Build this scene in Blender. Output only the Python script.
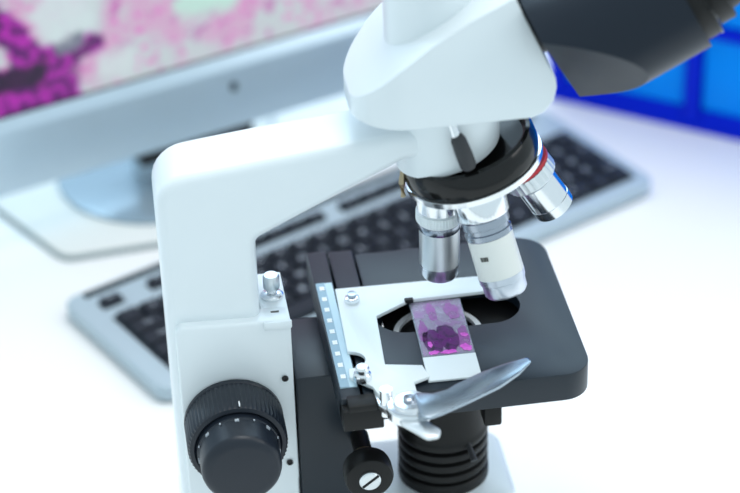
import bpy, bmesh, math, random
from mathutils import Vector, Matrix
random.seed(7)
for o in list(bpy.data.objects): bpy.data.objects.remove(o)
SC = bpy.context.scene
COL = SC.collection
MM = 0.001

# ------------------------------------------------------------------ camera
cam_d = bpy.data.cameras.new('camera'); cam = bpy.data.objects.new('camera', cam_d); COL.objects.link(cam)
cam_d.sensor_width = 36.0; cam_d.lens = 2400.0 / 740.0 * 36.0
cam_d.clip_start = 0.05; cam_d.clip_end = 50
right = Vector((0.9882, -0.1506, -0.0275)); down = Vector((-0.1054, -0.5397, -0.8352)); fwd = Vector((0.1110, 0.8283, -0.5492))
cam.matrix_world = Matrix(((right.x, -down.x, -fwd.x, -0.1576), (right.y, -down.y, -fwd.y, -0.9225),
                           (right.z, -down.z, -fwd.z, 0.7859), (0, 0, 0, 1)))
cam_d.dof.use_dof = True; cam_d.dof.focus_distance = 1.112; cam_d.dof.aperture_fstop = 5.0
SC.camera = cam

# ------------------------------------------------------------------ world, lights, exposure
W = bpy.data.worlds.new('room_light'); SC.world = W; W.use_nodes = True
bg = W.node_tree.nodes['Background']; bg.inputs[0].default_value = (0.76, 0.92, 1.0, 1); bg.inputs[1].default_value = 0.80
def area(name, loc, target, sx, sy, power, col):
    l = bpy.data.lights.new(name, 'AREA'); l.shape = 'RECTANGLE'; l.size = sx; l.size_y = sy; l.energy = power; l.color = col
    o = bpy.data.objects.new(name, l); COL.objects.link(o); o.location = loc
    o.rotation_euler = (Vector(target) - Vector(loc)).to_track_quat('-Z', 'Y').to_euler(); return o
area('ceiling_softbox', (0.35, 0.35, 2.3), (0, 0.1, 0), 1.6, 1.2, 24, (1.0, 0.99, 0.975))
area('side_fill', (2.0, -0.5, 1.5), (0, 0, 0.15), 1.2, 1.4, 12, (1.0, 0.98, 0.96))  # added soft light from the right, no window there
area('back_sheen_fill', (-0.05, 1.52, 1.35), (0, 0, 0.13), 2.6, 1.05, 26, (0.62, 0.84, 1.0))  # added bluish light for the sheen on the stage top, no window behind it
SC.view_settings.view_transform = 'Standard'; SC.view_settings.look = 'None'
SC.view_settings.exposure = 0.17; SC.view_settings.gamma = 1.0; SC.view_settings.use_curve_mapping = False

# ------------------------------------------------------------------ materials
MATS = {}
def mat(name, col, rough=0.5, metal=0.0, var=0.04, bump=0.0, scale=60.0, coat=0.0, spec=0.5):
    if name in MATS: return MATS[name]
    m = bpy.data.materials.new(name); m.use_nodes = True; nt = m.node_tree; b = nt.nodes['Principled BSDF']
    b.inputs['Metallic'].default_value = metal; b.inputs['Specular IOR Level'].default_value = spec
    b.inputs['Coat Weight'].default_value = coat; b.inputs['Coat Roughness'].default_value = 0.15
    tc = nt.nodes.new('ShaderNodeTexCoord'); n = nt.nodes.new('ShaderNodeTexNoise'); n.inputs['Scale'].default_value = scale
    n.inputs['Detail'].default_value = 4
    nt.links.new(tc.outputs['Object'], n.inputs['Vector'])
    r = nt.nodes.new('ShaderNodeMapRange'); r.inputs['To Min'].default_value = max(0.02, rough - var); r.inputs['To Max'].default_value = min(1, rough + var)
    nt.links.new(n.outputs['Fac'], r.inputs['Value']); nt.links.new(r.outputs['Result'], b.inputs['Roughness'])
    mx = nt.nodes.new('ShaderNodeMix'); mx.data_type = 'RGBA'
    mx.inputs['A'].default_value = (*[c * (1 - var * 0.6) for c in col], 1); mx.inputs['B'].default_value = (*[min(1, c * (1 + var * 0.6)) for c in col], 1)
    nt.links.new(n.outputs['Fac'], mx.inputs['Factor']); nt.links.new(mx.outputs['Result'], b.inputs['Base Color'])
    if bump:
        n2 = nt.nodes.new('ShaderNodeTexNoise'); n2.inputs['Scale'].default_value = 1500
        nt.links.new(tc.outputs['Object'], n2.inputs['Vector'])
        bp = nt.nodes.new('ShaderNodeBump'); bp.inputs['Strength'].default_value = bump; bp.inputs['Distance'].default_value = 0.0004
        nt.links.new(n2.outputs['Fac'], bp.inputs['Height']); nt.links.new(bp.outputs['Normal'], b.inputs['Normal'])
    MATS[name] = m; return m
M_WHITE = mat('white_enamel', (0.80, 0.855, 0.875), 0.32, var=0.02, coat=0.2)
M_DESK = mat('white_laminate', (0.90, 0.90, 0.885), 0.45, var=0.02, scale=8)
M_BLACK = mat('black_enamel', (0.010, 0.010, 0.010), 0.42, var=0.05, bump=0.03, spec=0.25)
M_STAGE = mat('stage_black', (0.008, 0.015, 0.024), 0.38, var=0.04, bump=0.05, spec=0.45)
M_DEEP = mat('matt_black', (0.008, 0.008, 0.009), 0.6)
M_GLOSSBLACK = mat('gloss_black', (0.006, 0.006, 0.006), 0.14, var=0.03, spec=0.35)
M_RUBBER = mat('dark_rubber', (0.030, 0.032, 0.036), 0.55)
M_KNOB = mat('knob_plastic', (0.011, 0.016, 0.025), 0.36, bump=0.03, spec=0.4)
M_HOUSING = mat('housing_slate', (0.008, 0.014, 0.024), 0.36, var=0.04, spec=0.28)
M_CHROME = mat('chrome', (0.86, 0.88, 0.90), 0.16, 1.0, var=0.04)
M_TIP = mat('tip_steel', (0.66, 0.70, 0.76), 0.28, 1.0, var=0.05)
M_SATIN = mat('satin_steel', (0.74, 0.78, 0.80), 0.34, 1.0, var=0.04)
M_DARKCHROME = mat('dark_chrome', (0.40, 0.44, 0.50), 0.22, 1.0, var=0.04)
M_BLADE = mat('blade_steel', (0.36, 0.42, 0.48), 0.26, 1.0, var=0.04)
M_CREAM = mat('cream_enamel', (0.80, 0.81, 0.77), 0.35)
M_RED = mat('red_band', (0.50, 0.015, 0.03), 0.4)
M_BRASS = mat('brass', (0.40, 0.33, 0.22), 0.35, 1.0)
M_HOLDER = mat('holder_white', (0.82, 0.875, 0.885), 0.33)
M_LENSRING = mat('lens_ring_white', (0.95, 0.95, 0.95), 0.3)
M_MARK = mat('white_print', (0.85, 0.87, 0.88), 0.6)
M_DARKMARK = mat('dark_print', (0.10, 0.10, 0.09), 0.6)
M_SCALE = mat('scale_pale_blue', (0.50, 0.66, 0.74), 0.4)
M_SCALEBLUE = mat('scale_steel_blue', (0.27, 0.41, 0.50), 0.4)
M_SILVERPL = mat('silver_plastic', (0.42, 0.52, 0.58), 0.35, var=0.03)
M_KEY = mat('key_charcoal', (0.018, 0.023, 0.033), 0.55, spec=0.25)
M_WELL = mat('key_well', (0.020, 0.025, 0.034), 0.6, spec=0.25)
M_LEGEND = mat('key_legend', (0.50, 0.56, 0.62), 0.6)
M_DIAL = mat('dial_print', (0.42, 0.46, 0.50), 0.6)
M_ALU = mat('aluminium', (0.50, 0.62, 0.70), 0.30, 0.35, var=0.03)
M_FOOT = mat('stand_grey', (0.36, 0.46, 0.53), 0.22, 0.35, var=0.03)
M_MAT = mat('mat_offwhite', (0.78, 0.80, 0.77), 0.5, scale=20)
M_MATEDGE = mat('mat_edge_grey', (0.30, 0.36, 0.37), 0.6)
M_LOGO = mat('logo_dark', (0.03, 0.05, 0.07), 0.3)
M_BLUEDARK = mat('deep_blue_plastic', (0.0, 0.020, 0.66), 0.5, spec=0.1)
M_BLUE = mat('bright_blue_plastic', (0.0, 0.30, 1.0), 0.45, spec=0.1)
M_WALL = mat('wall_paint', (0.70, 0.83, 0.95), 0.8, scale=12)
M_FLOOR = mat('floor_grey', (0.45, 0.47, 0.48), 0.5, scale=5)

# ------------------------------------------------------------------ helpers
WORLD = {}
def thing(name, loc, label, cat, group=None):
    o = bpy.data.objects.new(name, None); COL.objects.link(o); o.location = loc; o.empty_display_size = 0.02
    o['label'] = label; o['category'] = cat
    if group: o['group'] = group
    WORLD[o] = Matrix.Translation(loc); return o
def obj(name, src, m, parent=None, label=None, angle=35, smooth=True):
    """link a bmesh / mesh given in world coordinates as one mesh object"""
    if isinstance(src, bmesh.types.BMesh):
        bmesh.ops.recalc_face_normals(src, faces=src.faces)
        me = bpy.data.meshes.new(name); src.to_mesh(me); src.free()
    else: me = src; me.name = name
    xs = [v.co for v in me.vertices]
    c = Vector([(min(p[i] for p in xs) + max(p[i] for p in xs)) / 2 for i in range(3)])
    me.transform(Matrix.Translation(-c))
    me.materials.clear(); me.materials.append(m)
    if smooth:
        me.shade_smooth(); me.set_sharp_from_angle(angle=math.radians(angle))
    o = bpy.data.objects.new(name, me); COL.objects.link(o)
    WORLD[o] = Matrix.Translation(c)
    if parent:
        o.parent = parent; o.matrix_parent_inverse = WORLD[parent].inverted()
    o.location = c
    if label: o['label'] = label
    return o
def tag(o, label, cat, group=None):
    o['label'] = label; o['category'] = cat
    if group: o['group'] = group
    return o
def V3(x, y, z): return Vector((x * MM, y * MM, z * MM))
def box(x0, x1, y0, y1, z0, z1, bev=0.0, seg=2, bm=None, rot=None):
    b = bmesh.new(); bmesh.ops.create_cube(b, size=1)
    for v in b.verts:
        v.co = V3((x0 + x1) / 2 + v.co.x * (x1 - x0), (y0 + y1) / 2 + v.co.y * (y1 - y0), (z0 + z1) / 2 + v.co.z * (z1 - z0))
    if bev: bmesh.ops.bevel(b, geom=list(b.edges), offset=bev * MM, segments=seg, profile=0.5, affect='EDGES')
    if rot: bmesh.ops.transform(b, matrix=rot, verts=b.verts)
    return b
def rrect(x0, x1, y0, y1, rs, n=8):
    """rounded rectangle, rs = radii at (x1,y1),(x0,y1),(x0,y0),(x1,y0)"""
    pts = []
    for (cx, cy, sx, sy, a0), r in zip(((x1, y1, -1, -1, 0), (x0, y1, 1, -1, 90), (x0, y0, 1, 1, 180), (x1, y0, -1, 1, 270)), rs):
        if r <= 0: pts.append((cx, cy)); continue
        for k in range(n + 1):
            a = math.radians(a0 + 90 * k / n); pts.append((cx + sx * r + r * math.cos(a), cy + sy * r + r * math.sin(a)))
    return pts
def fillet(pts, radii, n=7):
    out = []; N = len(pts)
    for i, (p, r) in enumerate(zip(pts, radii)):
        p = Vector(p); a = Vector(pts[i - 1]); b = Vector(pts[(i + 1) % N])
        if r <= 0: out.append((p.x, p.y)); continue
        d1 = (a - p).normalized(); d2 = (b - p).normalized(); ang = d1.angle(d2) / 2
        t = r / math.tan(ang); c = p + (d1 + d2).normalized() * (r / math.sin(ang))
        s = p + d1 * t - c; e = p + d2 * t - c
        a0 = math.atan2(s.y, s.x); a1 = math.atan2(e.y, e.x); da = (a1 - a0 + math.pi) % (2 * math.pi) - math.pi
        for k in range(n + 1): out.append((c.x + r * math.cos(a0 + da * k / n), c.y + r * math.sin(a0 + da * k / n)))
    return out
def prism(pts, lo, hi, plane='xy', bev=0.0, seg=3, both=True):
    """extrude a 2-D outline (mm) along the remaining axis, rim edges bevelled"""
    b = bmesh.new()
    f = {'xy': lambda p, h: V3(p[0], p[1], h), 'xz': lambda p, h: V3(p[0], h, p[1]), 'yz': lambda p, h: V3(h, p[0], p[1])}[plane]
    lo_v = [b.verts.new(f(p, lo)) for p in pts]; hi_v = [b.verts.new(f(p, hi)) for p in pts]; n = len(pts)
    fl = b.faces.new(lo_v); fh = b.faces.new(hi_v[::-1])
    for i in range(n): b.faces.new((lo_v[i], hi_v[i], hi_v[(i + 1) % n], lo_v[(i + 1) % n]))
    bmesh.ops.recalc_face_normals(b, faces=b.faces)
    if bev:
        ed = list(fh.edges) + (list(fl.edges) if both else [])
        bmesh.ops.bevel(b, geom=ed, offset=bev * MM, segments=seg, profile=0.5, affect='EDGES', clamp_overlap=True)
    return b
def frame(origin, d):
    d = Vector(d).normalized(); q = d.to_track_quat('Z', 'Y').to_matrix().to_4x4(); q.translation = Vector(origin); return q
def lathe(prof, origin, d, seg=48, rip=None, close=True):
    """revolve (radius, height) pairs in mm about an axis; rip = {index: (teeth, depth)}"""
    b = bmesh.new(); F = frame(origin, d); rings = []
    for i, (r, h) in enumerate(prof):
        if r <= 1e-6: rings.append([b.verts.new(F @ V3(0, 0, h))]); continue
        ring = []
        for k in range(seg):
            rr = r - (rip[1] if rip and i in rip[0] and k % 2 else 0)
            a = 2 * math.pi * k / seg; ring.append(b.verts.new(F @ V3(rr * math.cos(a), rr * math.sin(a), h)))
        rings.append(ring)
    for A, B in zip(rings, rings[1:]):
        for k in range(seg):
            k2 = (k + 1) % seg
            if len(A) == 1 and len(B) == 1: continue
            if len(A) == 1: b.faces.new((A[0], B[k], B[k2]))
            elif len(B) == 1: b.faces.new((A[k], B[0], A[k2]))
            else: b.faces.new((A[k], B[k], B[k2], A[k2]))
    if close:
        for R in (rings[0], rings[-1]):
            if len(R) > 1: b.faces.new(R)
    return b
def tmp(bm):
    bmesh.ops.recalc_face_normals(bm, faces=bm.faces)
    me = bpy.data.meshes.new('tmp'); bm.to_mesh(me); bm.free(); o = bpy.data.objects.new('tmp', me); COL.objects.link(o); return o
def boolean(a, ops, bev=0.0, seg=3, ang=40):
    """boolean of bmeshes, then an optional bevel; returns a mesh"""
    A = tmp(a); Bs = []
    for op, b in ops:
        B = tmp(b); Bs.append(B); md = A.modifiers.new('b', 'BOOLEAN'); md.operation = op; md.object = B; md.solver = 'EXACT'
    if bev:
        md = A.modifiers.new('v', 'BEVEL'); md.width = bev * MM; md.segments = seg; md.limit_method = 'ANGLE'; md.angle_limit = math.radians(ang)
    dg = bpy.context.evaluated_depsgraph_get(); dg.update()
    me = bpy.data.meshes.new_from_object(A.evaluated_get(dg))
    for o in [A] + Bs:
        d = o.data; bpy.data.objects.remove(o); bpy.data.meshes.remove(d)
    return me
def tube(pts, r, seg=12):
    b = bmesh.new(); rings = []
    P = [V3(*p) for p in pts]
    for i, p in enumerate(P):
        d = (P[min(i + 1, len(P) - 1)] - P[max(i - 1, 0)]).normalized(); F = frame(p, d)
        rr = r[i] if isinstance(r, (list, tuple)) else r
        rings.append([b.verts.new(F @ V3(rr * math.cos(2 * math.pi * k / seg), rr * math.sin(2 * math.pi * k / seg), 0)) for k in range(seg)])
    for A, B in zip(rings, rings[1:]):
        for k in range(seg): b.faces.new((A[k], A[(k + 1) % seg], B[(k + 1) % seg], B[k]))
    b.faces.new(rings[0]); b.faces.new(rings[-1]); return b

# ------------------------------------------------------------------ the setting
f = obj('floor', box(-2500, 2500, -2200, 1600, -770, -750), M_FLOOR); f['kind'] = 'structure'; f['label'] = 'grey floor below the desk'
w = obj('wall_back', box(-2500, 2500, 1600, 1650, -750, 1900), M_WALL); w['kind'] = 'structure'; w['label'] = 'pale blue grey wall behind the desk'
desk = thing('desk', V3(0, 0.3e3, -750), 'large plain white laminate desk carrying the microscope', 'desk')
obj('desk_top', box(-1100, 1100, -450, 1100, -30, 0, 3), M_DESK, desk)
for sx in (-1040, 1040):
    for sy in (-390, 1040): obj('leg', box(sx - 25, sx + 25, sy - 25, sy + 25, -750, -30, 2), M_SATIN, desk)

# ------------------------------------------------------------------ microscope
mic = thing('microscope', V3(-50, 0, 0), 'white laboratory microscope with black stage and chrome objectives standing on the desk', 'microscope')
# base and arm
obj('base', prism(rrect(-131, 32, -30, 30, (12, 8, 8, 12)), 0, 38, 'xy', 4), M_WHITE, mic)
arm_out = [(-131, 36), (-88, 36), (-88, 194.5), (-19, 228), (8, 230), (8, 242.5), (-25, 241.5), (-45, 239.8), (-81, 236.5), (-108, 233.5), (-131.5, 230.5)]
arm_rad = [0, 0, 5, 6, 0, 0, 30, 60, 90, 60, 17]
obj('arm', prism(fillet(arm_out, arm_rad), -17, 17, 'xz', 6.5, 5), M_WHITE, mic)
obj('side_panel', prism(fillet([(-128, 36), (-75, 36), (-75, 153), (-128, 155)], [0, 0, 1.5, 4]), -22, -10, 'xz', 1.2, 3), M_WHITE, mic)
guard = obj('guard_plate', box(-87.5, -74.9, -21.9, 19, 60, 153.0, 0.6), M_WHITE, mic)
obj('lip', box(-87.5, -74.4, -23.4, -21.4, 149.4, 153.6, 0.7), M_WHITE, guard)
obj('index_dash', box(-83.2, -79.4, -14.8, -13.6, 153.2, 153.45), M_DARKMARK, guard)
stop = obj('stop_screw', lathe([(0, 0), (5.2, 0), (5.4, 1.2), (4.2, 2.4), (2.4, 2.8), (2.0, 6)], V3(-81, -1, 153.0), (0, 0, 1), 32), M_CHROME, mic)
obj('screw_head', lathe([(0, 4.6), (3.4, 4.6), (3.9, 5.4), (3.9, 11), (3.2, 12.2), (0, 12.4)], V3(-81, -1, 153.0), (0, 0, 1), 48, ({2, 3}, 0.25)), M_SATIN, stop)
for zz in (120.7, 71): obj('panel_screw', lathe([(0, 0), (1.6, 0), (1.6, 0.5), (0.9, 0.6), (0.8, 0.2), (0, 0.2)], V3(-79, -22.4, zz), (0, -1, 0), 16), M_DEEP, mic)
# focus knobs
KX, KZ = -104.4, 100.5
coarse = obj('coarse_focus_knob', lathe([(0, 0), (22.6, 0), (23.4, 0.8), (23.4, 2.6), (22.9, 3.2), (23.4, 3.6), (23.4, 20.5), (22.4, 22), (20.5, 22.4), (19.4, 21.5), (0, 21.5)],
             V3(KX, -22.2, KZ), (0, -1, 0), 132, ({5, 6}, 0.75)), M_KNOB, mic)
obj('index_mark', box(KX - 0.3 + 2, KX + 0.3 + 2, -43.8, -40.6, KZ + 23.0, KZ + 23.7), M_MARK, coarse)
fine = obj('fine_focus_knob', lathe([(0, 0), (19.2, 0), (19.4, 0.8), (19.4, 3.4), (18.9, 3.8), (18.6, 5), (18.6, 15.5), (18.0, 17.6), (16.4, 19.0), (13.5, 19.6), (0, 19.8)],
           V3(KX, -43.6, KZ), (0, -1, 0), 96), M_KNOB, mic)
for k in range(-4, 5):
    a = math.radians(90 + k * 24); r = 19.25
    b = box(-0.35 if k % 2 else -1.0, 0.35 if k % 2 else 1.0, -48.6 if k % 2 else -49.2, -47.6, -0.3, 0.3)
    bmesh.ops.transform(b, matrix=Matrix.Translation(V3(KX + (r - 0.4 if not k % 2 else r) * math.cos(a), 0, KZ + (r - 0.4 if not k % 2 else r) * math.sin(a))) @ Matrix.Rotation(math.pi / 2 - a, 4, 'Y'), verts=b.verts)
    obj('dial_mark', b, M_DIAL, fine)

# stage carrier below the stage
obj('stage_carrier', box(-74, -48, -23, 26, 38, 120, 0.8), M_STAGE, mic)
# stage plate: rounded slab, hollow underneath, with a long slot
out = rrect(-34.6, 58.5, -63, 53.5, (15, 1, 1, 13), 8)
stage = obj('stage_plate', boolean(prism(out, 120.5, 135, 'xy', 0),
        [('DIFFERENCE', prism(rrect(-28, 52, -57, 49, (6, 2, 2, 8)), 110, 129, 'xy')),
         ('DIFFERENCE', prism(rrect(-33, 36.5, -16.5, 13.5, (14.9, 14.9, 14.9, 14.9), 10), 110, 150, 'xy'))], bev=1.0, seg=3), M_STAGE, mic)
rail = obj('guide_rail', box(-58, -48.6, -64, 58, 121, 136.2, 0.8), M_STAGE, mic)
obj('guide_rail', box(-47.4, -35.6, -62, 58.4, 121, 135.0, 0.8), M_STAGE, mic)
obj('rail_floor', box(-56, -34, -60, 55, 119, 122.5, 0.4), M_DEEP, mic)
obj('slot_dark_sheet', box(-27.6, 51.6, -56.6, 48.6, 121, 123, 0.2, 1), M_DEEP, mic)  # black sheet added below the slot to keep its inside dark
sc = obj('scale_plate', box(-57.2, -49.4, -56, 29, 136.2, 136.7), M_SCALE, mic)
obj('scale_band', box(-57.2, -53.0, -56, 29, 136.7, 136.9), M_SCALEBLUE, sc)
for k in range(9): obj('scale_mark', box(-55.9, -53.6, 22.5 - k * 9.0, 25.6 - k * 9.0, 136.9, 137.1), M_MARK, sc)
obj('front_block', box(-58, -39.5, -70, -57, 122, 133, 0.8), M_BLACK, mic)
obj('front_block_cap', box(-55.5, -42.5, -71, -62, 133, 136.5, 0.6), M_BLACK, mic)
# slide holder
hp = [(-48.8, 20.6), (22, 18.4), (22, 5.2), (-15.5, 4.8), (-18, 3.2), (-32.8, -5.6), (-34.8, -44.2), (-18.2, -48.0), (-16.4, -57.0), (-24, -60), (-24, -74), (-39, -74), (-43, -60),
      (-52.2, -51), (-51.6, -44.5)] + [(-50.5 + 7.5 * math.sin(math.radians(a)) , -38 - 6.5 * math.cos(math.radians(a))) for a in range(10, 180, 17)] + [(-50.3, -31)]
holder = obj('slide_holder', prism(hp, 136.6, 138.6, 'xy', 0.35, 2), M_HOLDER, mic)
obj('stop_nub', box(-17.8, -13.6, 3.4, 5.6, 137.2, 139.4, 0.4), M_DEEP, holder)
def small_screw(x, y, z, r, h):
    s = obj('holder_screw', lathe([(0, 0), (r, 0), (r * 1.02, h * 0.25), (r * 0.95, h * 0.8), (r * 0.7, h), (0, h)], V3(x, y, z), (0, 0, 1), 36, ({1, 2, 3}, 0.12)), M_CHROME, holder)
    return s
small_screw(-42.3, 9, 138.5, 3.6, 2.6); obj('holder_screw', lathe([(0, 0), (2.2, 0), (2.2, 1.8), (0, 2.0)], V3(-42.3, 9, 141.1), (0, 0, 1), 20), M_DARKCHROME, holder)
small_screw(-46.6, -53.5, 138.5, 4.2, 4.0); obj('holder_screw', lathe([(0, 0), (3.0, 0), (3.2, 2.2), (2.4, 3.4), (0, 3.6)], V3(-46.6, -53.5, 142.4), (0, 0, 1), 28), M_CHROME, holder)
# spring clamp: pivot and curved finger
piv = obj('clamp_pivot', lathe([(0, -4), (9.6, -4), (10.4, -3), (10.4, 1.2), (9.8, 2.0), (7.6, 2.2), (7.4, 3.2), (6.6, 3.8), (0, 4.0)], V3(-29.3, -80.5, 140), (0, 0, 1), 56), M_CHROME, mic)
obj('pivot_screw', lathe([(0, 0), (2.6, 0), (2.6, 1.2), (1.6, 1.6), (0, 1.2)], V3(-29.6, -79.8, 144), (0, 0, 1), 24), M_DARKCHROME, piv)
obj('pivot_post', lathe([(0, 0), (2.8, 0), (2.8, 14), (0, 14)], V3(-38.5, -71, 130.5), (0, 0, 1), 20), M_CHROME, piv)
blade = [(-27, -75), (-18.8, -77.8), (-11.7, -76.1), (-7.5, -73.1), (5.2, -66.3), (17.5, -61.7), (28.2, -58.8), (29.6, -62.8), (22.7, -69.8), (11.8, -78.2), (-3.2, -86.2), (-17.9, -93.2), (-26, -96)]
obj('clamp_finger', prism(fillet(blade, [2, 0, 2, 3, 20, 20, 1.5, 1.5, 18, 30, 30, 20, 3], 4), 142.6, 144.6, 'xy', 0.6, 2), M_BLADE, mic)
tail = [(-36, -84), (-25, -86), (-22, -94), (-18.5, -98.5), (-20, -103), (-25.5, -103.5), (-29.5, -98), (-35, -91)]
obj('clamp_tail', prism(fillet(tail, [0, 3, 6, 2, 2, 3, 8, 3], 4), 138.0, 140.2, 'xy', 0.6, 2), M_SATIN, mic)
obj('clamp_bracket', prism([(-43, -60), (-36.5, -62), (-34, -72), (-37.5, -78), (-42, -72)], 133.5, 136.5, 'xy', 0.4), M_CHROME, mic)
# stage drive knob
sk = obj('stage_drive_knob', lathe([(0, 0), (9.0, 0), (11.2, 1.0), (11.6, 3), (11.6, 9.5), (10.8, 11), (9.2, 11.6), (0, 11.6)], V3(-45.3, -45.5, 82.5), (0, -1, 0), 96, ({3, 4}, 0.25)), M_BLACK, mic)
obj('drive_shaft', lathe([(0, 0), (4.4, 0), (4.4, 23), (0, 23)], V3(-45.3, -22.8, 82.5), (0, -1, 0), 24), M_BLACK, sk)
obj('brass_collar', lathe([(0, 0), (5.6, 0), (5.6, 3), (0, 3)], V3(-45.3, -38.5, 82.5), (0, -1, 0), 32), M_BRASS, sk)
slot = box(-0.75, 0.75, -61, -57.9, -8, 8, rot=Matrix.Translation(V3(-45.3, 0, 82.5)) @ Matrix.Rotation(math.radians(52), 4, 'Y'))
obj('slotted_screw', boolean(lathe([(0, 0), (5.1, 0), (5.1, 1.1), (4.6, 1.6), (0, 1.6)], V3(-45.3, -57.0, 82.5), (0, -1, 0), 40), [('DIFFERENCE', slot)]), M_SATIN, sk)
obj('screw_slot', box(-0.8, 0.8, -57.95, -57.6, -4.9, 4.9, rot=Matrix.Translation(V3(-45.3, 0, 82.5)) @ Matrix.Rotation(math.radians(52), 4, 'Y')), M_DEEP, sk)
# condenser
cp = [(0, 37), (22, 37), (22.4, 38), (22.4, 42.5), (21.6, 43.6)]
for k in range(4):
    z = 43.6 + k * 6.2
    cp += [(19.6, z + 0.4), (19.6, z + 1.8), (21.8, z + 2.3), (22.2, z + 3), (22.2, z + 5.2), (21.8, z + 6.0)]
cp += [(21, 70), (21, 98), (16, 100), (0, 100)]
cond = obj('condenser', lathe(cp, V3(-1, 0, 0), (0, 0, 1), 64), M_BLACK, mic)
obj('lens_housing', lathe([(0, 100), (17, 100), (21, 103), (21, 126), (18.8, 126.3), (18.8, 121), (0, 121)], V3(-4, -9, 0), (0, 0, 1), 64), M_DEEP, cond)
obj('lens_ring', lathe([(18.7, 125.6), (21.4, 125.6), (21.4, 127.4), (18.7, 127.6), (18.7, 125.6)], V3(-4, -9, 0), (0, 0, 1), 64, close=False), M_LENSRING, cond)
obj('aperture_lever', tube([(8, -19, 67), (9, -24, 64.5), (9.6, -27, 62.5)], [1.4, 1.4, 1.8]), M_RUBBER, cond)
obj('carrier_fork', box(-48.5, 20, -17, 17, 104, 116, 1), M_DEEP, mic)
obj('block_stem', box(14.5, 20, -33, -26, 99, 117, 0.6), M_DEEP, mic)
obj('limit_block', box(13, 21.5, -36, -24, 89, 100.5, 1.2), M_BLACK, mic)

# nosepiece
AX, TL = 15.5, 16.0
sa, ca = math.sin(math.radians(TL)), math.cos(math.radians(TL))
nrm = Vector((sa, 0, -ca)); uu = Vector((ca, 0, sa)); T = V3(15.5, 0, 211.0)
cyl = lathe([(0, 200), (23.6, 200), (23.6, 256), (0, 256)], V3(3, 0, 0), (0, 0, 1), 72)
pc = V3(3, 0, 224.0)
bmesh.ops.bisect_plane(cyl, geom=cyl.verts[:] + cyl.edges[:] + cyl.faces[:], plane_co=pc, plane_no=nrm, clear_outer=True)
bmesh.ops.holes_fill(cyl, edges=[e for e in cyl.edges if e.is_boundary])
obj('nosepiece_mount', cyl, M_WHITE, mic)
tur = obj('turret', lathe([(0, 4.2), (30.7, 4.2), (31.8, 5.2), (32.1, 8), (31.6, 13.5), (30.4, 16.2), (28.8, 17), (27.8, 16.2), (26.5, 13.6), (22, 12.6), (0, 12.6)], T, -nrm, 96), M_GLOSSBLACK, mic)
obj('turret_ring', lathe([(0, -0.2), (29.7, -0.2), (31.2, 0.6), (31.6, 1.4), (32.8, 1.6), (32.8, 4.4), (31.6, 4.8), (0, 4.8)], T, -nrm, 240, ({4, 5}, 0.16)), M_CHROME, tur)
RP = 17.2
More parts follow.
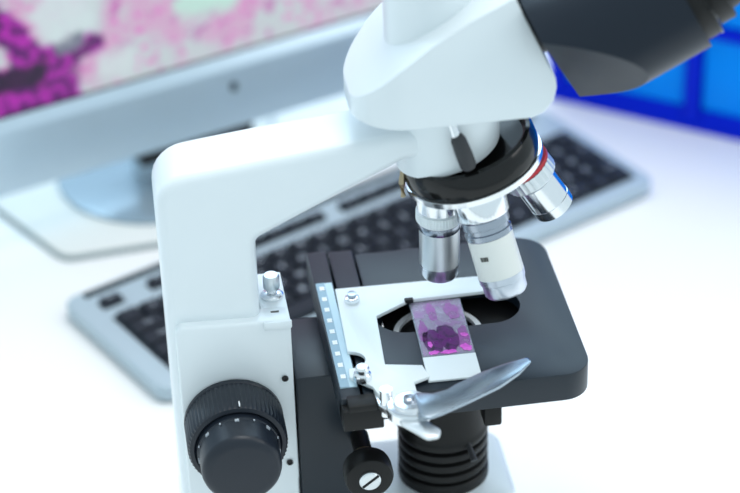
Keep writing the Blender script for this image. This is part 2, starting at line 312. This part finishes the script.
def objective(phi, length, kind):
    ph = math.radians(phi)
    rad = uu * math.cos(ph) + Vector((0, 1, 0)) * math.sin(ph)
    d = nrm * math.cos(math.radians(TL)) + rad * math.sin(math.radians(TL))
    seat = T + rad * (RP * MM) + (-nrm) * 0.001 + (d * 0.0035 + rad * 0.002 if kind == 'short' else d * 0)
    L = length
    if kind == 'white':
        o = obj('objective', lathe([(0, 0), (11.0, 0), (11.0, 5), (9.9, 6), (9.9, 22), (10.6, 22.6), (10.8, L - 11), (0, L - 10)], seat, d, 64), M_CREAM, mic, 'cream white objective barrel')
        obj('collar', lathe([(11.2, 3), (12.2, 3.6), (12.4, 5), (12.4, 12.6), (11.8, 13.4), (10.2, 13.8)], seat, d, 96, ({2, 3}, 0.3), close=False), M_CHROME, o)
        obj('band', lathe([(10.0, 13.6), (11.1, 14.2), (11.1, 17.6), (10.1, 18.2), (10.1, 20.2), (10.9, 20.6), (10.9, 23.0), (10.6, 23.4)], seat, d, 64, close=False), M_DARKCHROME, o)
        obj('front_ring', lathe([(10.4, L - 11.4), (10.9, L - 11), (10.7, L - 8), (10.2, L - 7.6), (10.0, L - 2.4), (9.0, L - 0.8), (6, L), (0, L - 0.3)], seat, d, 56, close=False), M_TIP, o)
        side = Vector((0, -1, 0)); side = (side - d * side.dot(d)).normalized(); lt = d.cross(side).normalized()
        FR = Matrix(((lt.x, side.x, d.x, seat.x), (lt.y, side.y, d.y, seat.y), (lt.z, side.z, d.z, seat.z), (0, 0, 0, 1)))
        for kx, (a, w_) in enumerate(((-40, 1.0), (-32, 1.4), (-25, 0.9))):
            bb = box(-w_ / 2, w_ / 2, 10.55, 10.95, 30.2, 32.2)
            bmesh.ops.transform(bb, matrix=FR @ Matrix.Rotation(math.radians(a), 4, 'Z'), verts=bb.verts); obj('engraving', bb, M_DARKMARK, o)
    elif kind == 'steel':
        o = obj('objective', lathe([(0, 0), (9.6, 0), (9.6, 26), (9.5, 26.6), (9.5, L - 8.4), (9.0, L - 8), (0, L - 8)], seat, d, 64), M_SATIN, mic, 'satin steel objective barrel')
        obj('band', lathe([(9.4, 9), (10.3, 9.4), (10.3, 15.2), (9.6, 15.8)], seat, d, 64, close=False), M_CHROME, o)
        obj('collar', lathe([(9.6, 15.6), (10.9, 16.2), (11.0, 21.0), (10.2, 22), (9.5, 22.2)], seat, d, 96, ({1, 2}, 0.25), close=False), M_HOLDER, o)
        obj('band', lathe([(9.5, 22.0), (10.0, 22.4), (10.0, 25.6), (9.5, 26.4)], seat, d, 64, close=False), M_DARKCHROME, o)
        obj('front_ring', lathe([(8.8, L - 8.6), (9.1, L - 8.4), (8.7, L - 2.4), (8.0, L - 1.0), (5, L), (0, L - 0.3)], seat, d, 56, close=False), M_TIP, o)
    else:
        o = obj('objective', lathe([(0, 0), (10.5, 0), (10.5, 6), (8.8, 7.6), (8.8, 14), (9.8, 14.4), (9.8, L - 6), (0, L - 6)], seat, d, 64), M_CHROME, mic, 'short chrome objective barrel')
        obj('red_band', lathe([(10.2, 3.2), (12.9, 3.3), (12.9, 4.9), (10.2, 5.1)], seat, d, 64, close=False), M_RED, o, 'thin red colour band')
        obj('collar', lathe([(10, 5.2), (12.6, 5.6), (12.8, 11.8), (12.0, 12.6), (9, 13.0)], seat, d, 60, ({1, 2}, 0.4), close=False), M_SATIN, o)
        obj('band', lathe([(8.8, 12.8), (9.4, 13.4), (9.4, 16.8), (9.8, 17.2)], seat, d, 60, close=False), M_DARKCHROME, o)
        obj('front_ring', lathe([(9.4, L - 6.4), (10.0, L - 6), (9.8, L - 1), (8.4, L), (4.5, L - 0.2), (0, L - 0.8)], seat, d, 56, close=False), M_CHROME, o)
    return o
objective(180, 53.5, 'steel'); objective(261, 53.5, 'white'); objective(-3, 33.5, 'short'); objective(90, 38, 'short')
# set-screw lever on the nosepiece mount
lv = obj('clamp_lever', lathe([(0, 0), (1.9, 0), (1.9, 14), (0, 14)], V3(-0.5, -25.2, 254.8), (0.26, -0.16, -0.95), 20), M_CHROME, mic)
obj('rubber_sleeve', lathe([(0, 9.8), (2.4, 10.0), (3.4, 12), (3.8, 19), (3.7, 25.5), (2.8, 27), (0, 27.2)], V3(-0.5, -25.2, 254.8), (0.30, -0.16, -0.94), 28), M_RUBBER, lv)
cs = T - uu * 0.0315 - nrm * 0.008
obj('click_spring', tube([tuple((cs + Vector((-0.0012, -0.004, 0.007))) / MM), tuple((cs + Vector((-0.0022, -0.005, 0.000))) / MM), tuple((cs + Vector((-0.0016, -0.005, -0.007))) / MM)], [1.3, 1.6, 1.3], 8), M_BRASS, tur)

# viewing head
prof = [(-46, 253.6), (35, 253.6), (40.5, 256), (44.5, 261), (46, 267.5), (45.6, 272), (27, 313.5), (23.8, 311.4), (7.8, 303.6), (-9.7, 292.6), (-23, 282.2), (-36.7, 268.8), (-46, 258.6)]
pp = fillet(prof, [0, 0, 0, 0, 0, 0, 1.5, 0, 0, 0, 0, 0, 0])
plan = rrect(-42.5, 60, -32, 32, (3, 26, 24, 3), 16)
obj('viewing_head', boolean(prism(pp, -60, 60, 'xz'), [('INTERSECT', prism(plan, 240, 330, 'xy'))], bev=1.1, seg=3, ang=30), M_WHITE, mic, angle=40)
obj('camera_tube', lathe([(0, 262), (22.4, 262), (22.4, 345), (19, 346), (0, 346)], V3(-2, 3, 0), (0, 0, 1), 80), M_WHITE, mic)
# binocular housing: stadium section along an axis tilted 28 degrees
al = math.radians(28); dd = Vector((math.cos(al), 0, math.sin(al))); ee = Vector((-math.sin(al), 0, math.cos(al))); yy = Vector((0, 1, 0))
RHO, YC, TC = 30.0, 28.0, 227.0
def bp(s, y, t): return (dd * s + yy * y + ee * t) * MM
sect = [(-YC + RHO * math.cos(math.radians(a)), TC + RHO * math.sin(math.radians(a))) for a in range(90, 271, 6)] + \
       [(YC + RHO * math.cos(math.radians(a)), TC + RHO * math.sin(math.radians(a))) for a in range(-90, 91, 6)]
def section_prism(sec, s0, s1):
    b = bmesh.new(); A = [b.verts.new(bp(s0, *p)) for p in sec]; B = [b.verts.new(bp(s1, *p)) for p in sec]; n = len(sec)
    b.faces.new(A); b.faces.new(B[::-1])
    for i in range(n): b.faces.new((A[i], B[i], B[(i + 1) % n], A[(i + 1) % n]))
    bmesh.ops.recalc_face_normals(b, faces=b.faces); return b
hb = section_prism(sect, 171.8, 233)
def circ(s, a, sg=-1): return bp(s, sg * YC + sg * -RHO * math.cos(math.radians(a)), TC + RHO * math.sin(math.radians(a)))
for sg in (-1, 1):
    A_, B_, C_ = circ(171.8, 135, sg), circ(171.8, 285, sg), circ(201, 230, sg)
    no = (B_ - A_).cross(C_ - A_).normalized()
    if no.dot(Vector((0, 0, -1))) < 0: no = -no
    bmesh.ops.bisect_plane(hb, geom=hb.verts[:] + hb.edges[:] + hb.faces[:], plane_co=A_, plane_no=no, clear_outer=True)
    bmesh.ops.holes_fill(hb, edges=[e for e in hb.edges if e.is_boundary])
hous = obj('binocular_housing', hb, M_HOUSING, mic, angle=28)
obj('swivel_mount', lathe([(0, 0), (25, 0), (25, 4), (0, 4)], bp(168.6, 0, 243), dd, 64), M_BLACK, mic)
for sg in (-1, 1):
    et = obj('eyepiece_tube', lathe([(0, 0), (27.0, 0), (27.0, 7), (26.2, 7.8), (24.0, 7.8), (24.0, 15), (23.2, 15.8), (20.5, 15.8), (19.5, 22), (18, 60), (0, 60)], bp(233, sg * YC, TC), dd, 64), M_BLACK, mic)
    obj('rim_ring', lathe([(27.0, 6.2), (27.4, 6.4), (27.4, 7.4), (26.4, 8.0)], bp(233, sg * YC, TC), dd, 64, close=False), M_GLOSSBLACK, et)
    obj('eye_cup', lathe([(17, 58), (19.6, 59), (20, 74), (18.5, 76), (15, 72), (0, 71)], bp(233, sg * YC, TC), dd, 48), M_RUBBER, et)

# ------------------------------------------------------------------ microscope slide (lies on the stage)
def tissue(name, base, dark, hole_scale, alpha, thresh):
    m = bpy.data.materials.new(name); m.use_nodes = True; nt = m.node_tree; b = nt.nodes['Principled BSDF']
    tc = nt.nodes.new('ShaderNodeTexCoord'); n = nt.nodes.new('ShaderNodeTexNoise'); n.inputs['Scale'].default_value = hole_scale; n.inputs['Detail'].default_value = 5
    nt.links.new(tc.outputs['Object'], n.inputs['Vector'])
    cr = nt.nodes.new('ShaderNodeValToRGB'); cr.color_ramp.elements[0].position = 0.36; cr.color_ramp.elements[0].color = (*dark, 1)
    cr.color_ramp.elements[1].position = 0.62; cr.color_ramp.elements[1].color = (*base, 1)
    nt.links.new(n.outputs['Fac'], cr.inputs['Fac']); nt.links.new(cr.outputs['Color'], b.inputs['Base Color'])
    r = nt.nodes.new('ShaderNodeMapRange'); r.inputs['From Min'].default_value = thresh; r.inputs['From Max'].default_value = thresh + 0.2
    r.inputs['To Min'].default_value = alpha; r.inputs['To Max'].default_value = alpha * 0.45
    nt.links.new(n.outputs['Fac'], r.inputs['Value']); nt.links.new(r.outputs['Result'], b.inputs['Alpha'])
    b.inputs['Roughness'].default_value = 0.35
    return m
def glass(name, tint, fac):
    m = bpy.data.materials.new(name); m.use_nodes = True; nt = m.node_tree; nt.nodes.clear()
    o = nt.nodes.new('ShaderNodeOutputMaterial'); t = nt.nodes.new('ShaderNodeBsdfTransparent'); t.inputs[0].default_value = (*tint, 1)
    g = nt.nodes.new('ShaderNodeBsdfPrincipled'); g.inputs['Base Color'].default_value = (0.62, 0.68, 0.76, 1); g.inputs['Roughness'].default_value = 0.12
    mx = nt.nodes.new('ShaderNodeMixShader'); mx.inputs[0].default_value = fac
    nt.links.new(t.outputs[0], mx.inputs[1]); nt.links.new(g.outputs[0], mx.inputs[2]); nt.links.new(mx.outputs[0], o.inputs[0]); return m
M_GLASS = glass('slide_glass', (0.93, 0.94, 0.97), 0.30)
M_T1 = tissue('tissue_violet', (0.20, 0.02, 0.24), (0.02, 0.002, 0.04), 230, 0.95, 0.5)
M_T2 = tissue('tissue_lilac', (0.50, 0.20, 0.52), (0.36, 0.06, 0.38), 180, 0.75, 0.45)
M_WASH = tissue('tissue_wash', (0.66, 0.55, 0.74), (0.52, 0.26, 0.58), 120, 0.42, 0.42)
M_T3 = tissue('tissue_pink', (0.85, 0.16, 0.72), (0.62, 0.06, 0.55), 240, 1.0, 0.6)
ROT = Matrix.Translation(V3(-4.0, -25.5, 0)) @ Matrix.Rotation(math.radians(-1.3), 4, 'Z')
sl = thing('glass_slide', V3(-4.6, -25, 135), 'glass microscope slide with purple stained tissue and white frosted end on the stage', 'slide')
def sobj(name, bm, m, lab=None):
    bmesh.ops.transform(bm, matrix=ROT, verts=bm.verts); return obj(name, bm, m, sl, lab)
sobj('glass_plate', box(-12.3, 12.3, -14.2, 31, 135.25, 136.35, 0.15, 1), M_GLASS)
sobj('frosted_end', box(-12.3, 12.3, -32.6, -14.2, 135.25, 136.38, 0.15, 1), M_HOLDER, 'white frosted writing end')
def blob(cx, cy, rx, ry, z, hole=None, wob=0.12, n=40, h=0.08):
    ph = [random.uniform(0, 6.28) for _ in range(4)]
    pts = []
    for k in range(n):
        a = 2 * math.pi * k / n; s = 1 + wob * (0.5 * math.sin(2 * a + ph[0]) + 0.3 * math.sin(5 * a + ph[1]) + 0.25 * math.sin(9 * a + ph[2]))
        pts.append((cx + rx * s * math.cos(a), cy + ry * s * math.sin(a)))
    return prism(pts, z, z + h, 'xy')
sobj('tissue_wash', box(-11.6, 11.8, -13.6, 30, 136.36, 136.44), M_WASH, 'pale lilac stain')
sobj('tissue_section', blob(-5.4, -2.2, 4.6, 9.6, 136.46, wob=0.16), M_T1, 'dark violet tissue section')
sobj('tissue_section', blob(1.6, -0.6, 5.0, 10.4, 136.48, wob=0.14), M_T1, 'dark violet tissue section')
sobj('tissue_section', blob(8.9, -2, 2.6, 10.0, 136.46, wob=0.25), M_T2)
sobj('tissue_section', blob(6.6, 20.5, 3.2, 7.0, 136.46, wob=0.25), M_T2)
sobj('tissue_section', blob(-3, 21, 2.4, 6.5, 136.46, wob=0.25), M_T2)
sobj('tissue_section', blob(-9.0, 6, 2.0, 8.5, 136.46, wob=0.25), M_T2)
for (x, y, rx, ry) in ((-6.6, -11.6, 2.2, 1.6), (0.4, -11.9, 3.2, 1.7), (8.8, -9.6, 2.6, 2.6), (-7.4, -5, 1.2, 2.0), (9.4, 0.5, 1.6, 1.6)):
    sobj('pink_spot', blob(x, y, rx, ry, 136.58, wob=0.35, n=24), M_T3, 'bright pink tissue spot')

# ------------------------------------------------------------------ monitor
class NT:
    """tiny helper for node maths"""
    def __init__(s, nt): s.nt = nt
    def m(s, op, a, b=0.0, c=0.0):
        n = s.nt.nodes.new('ShaderNodeMath'); n.operation = op
        for i, v in enumerate((a, b, c)):
            if isinstance(v, (int, float)): n.inputs[i].default_value = v
            else: s.nt.links.new(v, n.inputs[i])
        return n.outputs[0]
    def smooth(s, v, a, b, lo=1.0, hi=0.0):
        n = s.nt.nodes.new('ShaderNodeMapRange'); n.interpolation_type = 'SMOOTHSTEP'
        n.inputs['From Min'].default_value = a; n.inputs['From Max'].default_value = b; n.inputs['To Min'].default_value = lo; n.inputs['To Max'].default_value = hi
        s.nt.links.new(v, n.inputs['Value']); return n.outputs['Result']
    def mix(s, fac, a, b):
        n = s.nt.nodes.new('ShaderNodeMix'); n.data_type = 'RGBA'
        for nm, v in (('Factor', fac), ('A', a), ('B', b)):
            if isinstance(v, (int, float)): n.inputs[nm].default_value = v
            elif isinstance(v, tuple): n.inputs[nm].default_value = (*v, 1)
            else: s.nt.links.new(v, n.inputs[nm])
        return n.outputs['Result']
    def noise(s, vec, scale, detail=4, off=0.0):
        mp = s.nt.nodes.new('ShaderNodeMapping'); mp.inputs['Location'].default_value = (off, off * 0.7, off * 1.3); s.nt.links.new(vec, mp.inputs['Vector'])
        n = s.nt.nodes.new('ShaderNodeTexNoise'); n.inputs['Scale'].default_value = scale; n.inputs['Detail'].default_value = detail
        s.nt.links.new(mp.outputs[0], n.inputs['Vector']); return n.outputs['Fac']
def screen_material():
    """stained tissue picture shown on the screen; UV is in decimetres from the chin's middle"""
    m = bpy.data.materials.new('screen_picture'); m.use_nodes = True; nt = m.node_tree; nt.nodes.clear(); N = NT(nt)
    uv = nt.nodes.new('ShaderNodeUVMap'); uv.uv_map = 'UVMap'; sx = nt.nodes.new('ShaderNodeSeparateXYZ'); nt.links.new(uv.outputs[0], sx.inputs[0])
    vec = uv.outputs[0]
    wx = N.m('SUBTRACT', N.noise(vec, 7, 3, 3.1), 0.5); wy = N.m('SUBTRACT', N.noise(vec, 7, 3, 9.7), 0.5)
    u = N.m('MULTIPLY_ADD', wx, 0.22, sx.outputs[0]); v = N.m('MULTIPLY_ADD', wy, 0.22, sx.outputs[1])
    def seg(p, q):       # distance to a segment
        dx, dy = q[0] - p[0], q[1] - p[1]; L2 = dx * dx + dy * dy
        ax = N.m('SUBTRACT', u, p[0]); ay = N.m('SUBTRACT', v, p[1])
        t = N.m('MULTIPLY_ADD', ax, dx / L2, N.m('MULTIPLY', ay, dy / L2)); t = N.m('MINIMUM', N.m('MAXIMUM', t, 0.0), 1.0)
        ex = N.m('SUBTRACT', ax, N.m('MULTIPLY', t, dx)); ey = N.m('SUBTRACT', ay, N.m('MULTIPLY', t, dy))
        return N.m('SQRT', N.m('ADD', N.m('MULTIPLY', ex, ex), N.m('MULTIPLY', ey, ey)))
    base = (0.62, 0.66, 0.68); c = base
    big = N.noise(vec, 3.2, 2, 1.7); c = N.mix(N.smooth(big, 0.40, 0.60, 0, 1), (0.54, 0.63, 0.66), (0.62, 0.42, 0.60))
    cells = nt.nodes.new('ShaderNodeTexVoronoi'); cells.inputs['Scale'].default_value = 16; nt.links.new(vec, cells.inputs['Vector'])
    c = N.mix(N.m('MULTIPLY', N.smooth(cells.outputs['Distance'], 0.15, 0.50, 0.75, 0.0), N.smooth(N.noise(vec, 5, 3, 5.5), 0.46, 0.62, 0, 1)), c, (0.78, 0.13, 0.55))
    c = N.mix(N.m('MULTIPLY', N.smooth(N.noise(vec, 22, 4, 2.2), 0.50, 0.68, 0, 0.8), N.smooth(big, 0.42, 0.58, 0.25, 1)), c, (0.70, 0.18, 0.58))
    c = N.mix(N.m('MULTIPLY', N.smooth(N.noise(vec, 13, 5, 4.4), 0.52, 0.66, 0, 0.75), N.smooth(N.noise(vec, 4, 2, 8.8), 0.40, 0.58, 0.15, 1)), c, (0.50, 0.13, 0.44))
    # pale green gaps
    c = N.mix(N.smooth(seg((0.40, 0.88), (0.62, 0.90)), 0.05, 0.17, 0.9, 0), c, (0.50, 0.80, 0.70))
    c = N.mix(N.smooth(seg((-0.42, 1.02), (-0.36, 0.92)), 0.10, 0.24, 0.85, 0), c, (0.62, 0.76, 0.78))
    c = N.mix(N.smooth(seg((-0.16, 0.62), (-0.06, 0.64)), 0.02, 0.12, 0.8, 0), c, (0.62, 0.74, 0.76))
    # dark magenta strands
    mg = N.mix(N.smooth(N.noise(vec, 14, 4, 7.7), 0.40, 0.62, 0, 1), (0.11, 0.004, 0.15), (0.42, 0.015, 0.42))
    c = N.mix(N.smooth(seg((-0.84, 1.16), (-0.58, 0.72)), 0.05, 0.11, 1, 0), c, mg)
    c = N.mix(N.smooth(seg((-1.1, 0.66), (-0.27, 0.78)), 0.06, 0.12, 1, 0), c, mg)
    c = N.mix(N.smooth(seg((-1.1, 0.56), (-0.50, 0.56)), 0.10, 0.19, 1, 0), c, mg)
    c = N.mix(N.smooth(seg((-0.90, 0.72), (-0.62, 0.71)), 0.03, 0.10, 0.95, 0), c, (0.016, 0.006, 0.03))
    c = N.mix(N.smooth(seg((-0.47, 0.80), (-0.35, 0.84)), 0.03, 0.07, 0.85, 0), c, (0.17, 0.21, 0.27))
    c = N.mix(N.smooth(seg((-0.27, 0.80), (-0.33, 0.74)), 0.01, 0.06, 0.7, 0), c, (0.10, 0.02, 0.13))
    em = nt.nodes.new('ShaderNodeEmission'); nt.links.new(c, em.inputs[0]); em.inputs[1].default_value = 0.88
    gl = nt.nodes.new('ShaderNodeBsdfGlossy'); gl.inputs['Roughness'].default_value = 0.25; gl.inputs[0].default_value = (1, 1, 1, 1)
    mx = nt.nodes.new('ShaderNodeMixShader'); mx.inputs[0].default_value = 0.04
    o = nt.nodes.new('ShaderNodeOutputMaterial'); nt.links.new(em.outputs[0], mx.inputs[1]); nt.links.new(gl.outputs[0], mx.inputs[2]); nt.links.new(mx.outputs[0], o.inputs[0])
    return m
th, ti = math.radians(20.5), math.radians(6)
a_ = Vector((math.cos(th), math.sin(th), 0)); b_ = Vector((-math.sin(th), math.cos(th), 0))
up_ = Vector((0, 0, 1)) * math.cos(ti) + b_ * math.sin(ti); back_ = b_ * math.cos(ti) - Vector((0, 0, 1)) * math.sin(ti)
O_ = V3(-123, 330, 39) + a_ * 0.060       # middle of the chin's lower edge
MF = Matrix(((a_.x, back_.x, up_.x, O_.x), (a_.y, back_.y, up_.y, O_.y), (a_.z, back_.z, up_.z, O_.z), (0, 0, 0, 1)))
mon = thing('computer_monitor', V3(-118, 366, 4), 'silver computer monitor showing pink and purple stained tissue behind the microscope', 'monitor')
def mobj(name, bm, m, parent=mon, lab=None):
    bmesh.ops.transform(bm, matrix=MF, verts=bm.verts); return obj(name, bm, m, parent, lab)
HW, HH = 212, 330
mobj('housing', prism(rrect(-HW, HW, 0, HH, (8, 8, 8, 8)), 3, 26, 'xz', 3), M_ALU)
chin = mobj('chin', prism(fillet([(8, -1), (1.5, -1), (-3.0, 41), (1.6, 49), (8, 49)], [0, 3, 5, 1.5, 0]), -HW, HW, 'yz', 1.0, 2), M_ALU, lab='silver chin below the screen')
lg = [(2.9 * math.cos(t) * (1 - 0.12 * math.cos(2 * t)), 28.5 + 3.2 * math.sin(t)) for t in [i * math.pi / 12 for i in range(24)]]
logo = prism(lg, -2.2, -1.2, 'xz'); mobj('logo_mark', logo, M_LOGO, chin, 'small dark round emblem')
mobj('bezel', prism(rrect(-HW + 1, HW - 1, 48, HH - 1, (7, 7, 1, 1)), 1.0, 6, 'xz', 0.6), M_DEEP)
sb = bmesh.new(); uvl = sb.loops.layers.uv.new('UVMap')
co = [(-HW + 5, 50.2), (HW - 5, 50.2), (HW - 5, HH - 12), (-HW + 5, HH - 12)]
vs = [sb.verts.new(MF @ V3(p[0], 0.9, p[1])) for p in co]; fc = sb.faces.new(vs)
for lp, p in zip(fc.loops, co): lp[uvl].uv = ((p[0] + 60) / 100, p[1] / 100)
obj('screen', sb, screen_material(), mon, 'lit screen with pink and purple tissue picture', smooth=False)
obj('stand_foot', lathe([(0, 4.2), (61, 4.2), (62, 5), (61.4, 6.6), (56, 7.6), (30, 9.5), (0, 10.5)], V3(-118, 366, 0), (0, 0, 1), 96), M_FOOT, mon)
neck = prism(rrect(-60, 20, -30, 150, (4, 4, 4, 4)), 22, 34, 'xz', 2)
mobj('stand_neck', neck, M_ALU)
shade_block = box(-62, 14, 6, 24, -11, -0.5, 1.5); mobj('chin_shade_block', shade_block, M_DEEP)  # dark block added for the shadow line under the chin

pad = thing('desk_mat', V3(-150, 340, 0), 'thin off white mat with rounded corner under the monitor stand', 'mat')
mp = fillet([(-180, 280), (-52, 291.5), (-36, 440), (-276, 440)], [12, 6, 8, 8], 8)
obj('mat_body', prism(mp, 0.0, 3.2, 'xy', 0), M_MATEDGE, pad)
cx_, cy_ = -140, 365
obj('mat_top', prism([(cx_ + (x - cx_) * 0.985, cy_ + (y - cy_) * 0.985) for x, y in mp], 3.1, 4.2, 'xy', 0.5, 2), M_MAT, pad)

# ------------------------------------------------------------------ keyboard
KW, KD = 354.0, 111.5
kyaw = math.radians(27.0)
KO = V3(-183.5, 225.5, 0)
ku = Vector((math.cos(kyaw), math.sin(kyaw), 0)); kv = Vector((math.sin(kyaw), -math.cos(kyaw), 0))   # along the back edge / towards the user
KF = Matrix(((ku.x, -kv.x, 0, KO.x), (ku.y, -kv.y, 0, KO.y), (0, 0, 1, 0), (0, 0, 0, 1)))             # local y is minus the distance from the back edge
kb = thing('keyboard', KO + ku * 0.172 + kv * 0.059, 'silver computer keyboard with dark charcoal keys lying behind the microscope', 'keyboard')
def kobj(name, bm, m, parent=kb, lab=None, smooth=True):
    bmesh.ops.transform(bm, matrix=KF, verts=bm.verts); return obj(name, bm, m, parent, lab, smooth=smooth)
KZT = 11.0
kobj('keyboard_body', prism(rrect(0, KW, -KD, 0, (9, 9, 9, 9)), 1.5, KZT, 'xy', 2.4, 3), M_SILVERPL)
kobj('under_tray', prism(rrect(4, KW - 4, -KD + 4, -4, (7, 7, 7, 7)), 0.0, 3, 'xy', 0), M_WELL)
kobj('back_strip', box(12, KW - 12, -8.6, -3.4, KZT - 0.3, KZT + 0.5, 0.2, 1), M_GLOSSBLACK, lab='glossy black strip along the back')
UN = (KW - 15 - 10) / 22.7; PV = 13.3; Y0 = 35.0; X0 = 15.0
FONT = {}
def legend_mesh(txt):
    if txt in FONT: return FONT[txt]
    cu = bpy.data.curves.new('legend', 'FONT'); cu.body = txt; cu.size = 0.0062 if len(txt) == 1 else 0.0034; cu.align_x = 'CENTER'; cu.align_y = 'CENTER'; cu.extrude = 0.00008; cu.resolution_u = 2
    o = bpy.data.objects.new('legend', cu); COL.objects.link(o); dg = bpy.context.evaluated_depsgraph_get(); dg.update()
    me = bpy.data.meshes.new_from_object(o.evaluated_get(dg)); bpy.data.objects.remove(o); bpy.data.curves.remove(cu)
    me.materials.clear(); me.materials.append(M_LEGEND); FONT[txt] = me; return me
KEYM = {}
def key_mesh(w_, d_):
    k = (round(w_, 2), round(d_, 2))
    if k in KEYM: return KEYM[k]
    b = bmesh.new(); lo = [(-w_ / 2, -d_ / 2), (w_ / 2, -d_ / 2), (w_ / 2, d_ / 2), (-w_ / 2, d_ / 2)]
    A = [b.verts.new(V3(x, y, 0)) for x, y in lo]
    B = [b.verts.new(V3(x * (1 - 1.6 / w_), y * (1 - 1.6 / d_) + 0.2, 3.6)) for x, y in lo]
    C = [b.verts.new(V3(x * (1 - 3.2 / w_), y * (1 - 3.2 / d_) + 0.2, 4.1)) for x, y in lo]
    for P, Q in ((A, B), (B, C)):
        for i in range(4): b.faces.new((P[i], P[(i + 1) % 4], Q[(i + 1) % 4], Q[i]))
    b.faces.new(C); b.faces.new(A[::-1]); bmesh.ops.recalc_face_normals(b, faces=b.faces)
    me = bpy.data.meshes.new('key'); b.to_mesh(me); b.free(); me.materials.append(M_KEY); KEYM[k] = me; return me
def place(name, me, parent, lx, ly, lz):
    o = bpy.data.objects.new(name, me); COL.objects.link(o); o.parent = parent
    wm = KF @ Matrix.Translation(V3(lx, ly, lz)); o.matrix_parent_inverse = WORLD[parent].inverted(); o.matrix_basis = wm; WORLD[o] = wm; return o
def key(x, y, wu, du, txt, zbase):
    w_, d_ = wu, du
    k = place('key', key_mesh(w_, d_), kb, x, y, zbase)
    if txt: place('legend', legend_mesh(txt), k, x, y + 0.2, zbase + 4.12)
# recessed-looking dark wells
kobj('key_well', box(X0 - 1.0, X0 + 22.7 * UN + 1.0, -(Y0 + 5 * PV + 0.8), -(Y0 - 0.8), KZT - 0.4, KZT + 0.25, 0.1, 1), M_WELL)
rows = [
    [('`', 1)] + [(c, 1) for c in '1234567890-='] + [('<-', 2)],
    [('Tab', 1.5)] + [(c, 1) for c in 'QWERTYUIOP[]'] + [('\\', 1.5)],
    [('Caps', 1.75)] + [(c, 1) for c in "ASDFGHJKL;'"] + [('Enter', 2.25)],
    [('Shift', 2.25)] + [(c, 1) for c in 'ZXCVBNM,./'] + [('Shift', 2.75)],
    [('Ctrl', 1.5), ('', 1), ('Alt', 1.5), ('', 7), ('Alt', 1.5), ('', 1), ('Ctrl', 1.5)]]
for r, row in enumerate(rows):
    x = 0.0
    for txt, wu in row:
        key(X0 + (x + wu / 2) * UN, -(Y0 + (r + 0.5) * PV), wu * UN - 1.2, PV - 1.2, txt, KZT + 0.1); x += wu
nav = [['Ins', 'Home', 'PgUp'], ['Del', 'End', 'PgDn'], ['', '', ''], ['', '^', ''], ['<', 'v', '>']]
for r in range(5):
    for c in range(3):
        if r == 2 or (r == 3 and c != 1): continue
        key(X0 + (15.35 + c + 0.5) * UN, -(Y0 + (r + 0.5) * PV), UN - 1.2, PV - 1.2, nav[r][c], KZT + 0.1)
pad_rows = [('Num', '/', '*', '-'), ('7', '8', '9'), ('4', '5', '6'), ('1', '2', '3'), ('0', '.')]
for r, row in enumerate(pad_rows):
    x = 18.7
    for c, txt in enumerate(row):
        wu = 2 if txt == '0' else 1
        key(X0 + (x + wu / 2) * UN, -(Y0 + (r + 0.5) * PV), wu * UN - 1.2, PV - 1.2, txt, KZT + 0.1); x += wu
for r, txt in ((1, '+'), (3, 'Enter')):
    key(X0 + 22.2 * UN, -(Y0 + (r + 1.0) * PV), UN - 1.2, 2 * PV - 1.2, txt, KZT + 0.1)
def fgroup(x, names):
    n = len(names); ww = n * UN
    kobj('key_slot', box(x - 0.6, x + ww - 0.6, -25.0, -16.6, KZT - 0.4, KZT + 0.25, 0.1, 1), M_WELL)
    for i, t in enumerate(names): key(x + (i + 0.5) * UN - 0.6, -20.8, UN - 1.4, 7.4, t, KZT + 0.1)
fgroup(X0, ['Esc'])
fgroup(X0 + 2.2 * UN, ['F1', 'F2', 'F3', 'F4']); fgroup(X0 + 6.7 * UN, ['F5', 'F6', 'F7', 'F8']); fgroup(X0 + 11.5 * UN, ['F9', 'F10', 'F11', 'F12'])
fgroup(X0 + 15.8 * UN, ['Prt', 'Scr', 'Brk'])

# ------------------------------------------------------------------ blue drawer rack
RY = math.radians(-36.0); RF = Matrix.Translation(V3(143, 414.4, 0)) @ Matrix.Rotation(RY, 4, 'Z')
rack = thing('drawer_rack', RF @ V3(190, 60, 0), 'bright blue plastic drawer rack at the back of the desk', 'drawer rack')
def robj(name, bm, m, parent=rack, lab=None):
    bmesh.ops.transform(bm, matrix=RF, verts=bm.verts); return obj(name, bm, m, parent, lab)
RW, RD = 380, 130; NC, NR = 4, 4; BAY = 92.0; RH = 62.0; Z0 = 9.0
robj('back_panel', box(0, RW, RD - 4, RD, 0, Z0 + NR * RH + 4, 1), M_BLUEDARK)
robj('base_plinth', box(0, RW, 0, RD - 4, 0, Z0 - 4, 1), M_BLUEDARK)
for c in range(NC + 1):
    x = 4 + c * (RW - 8) / NC; robj('upright', box(x - 5, x + 5, 1, RD - 4, Z0 - 4, Z0 + NR * RH + 4, 1.5), M_BLUEDARK)
for r in range(NR + 1):
    for c in range(NC):
        x0 = 4 + c * (RW - 8) / NC + 5; x1 = 4 + (c + 1) * (RW - 8) / NC - 5
        robj('shelf', box(x0, x1, 2, RD - 4, Z0 + r * RH - 4, Z0 + r * RH + 4, 1), M_BLUEDARK)
for r in range(NR):
    for c in range(NC):
        x0 = 4 + c * (RW - 8) / NC + 6; x1 = 4 + (c + 1) * (RW - 8) / NC - 6
        z0 = Z0 + r * RH + 4.6; z1 = Z0 + (r + 1) * RH - 4.6
        dr = robj('drawer', box(x0, x1, 5, RD - 8, z0, z1, 2), M_BLUE)
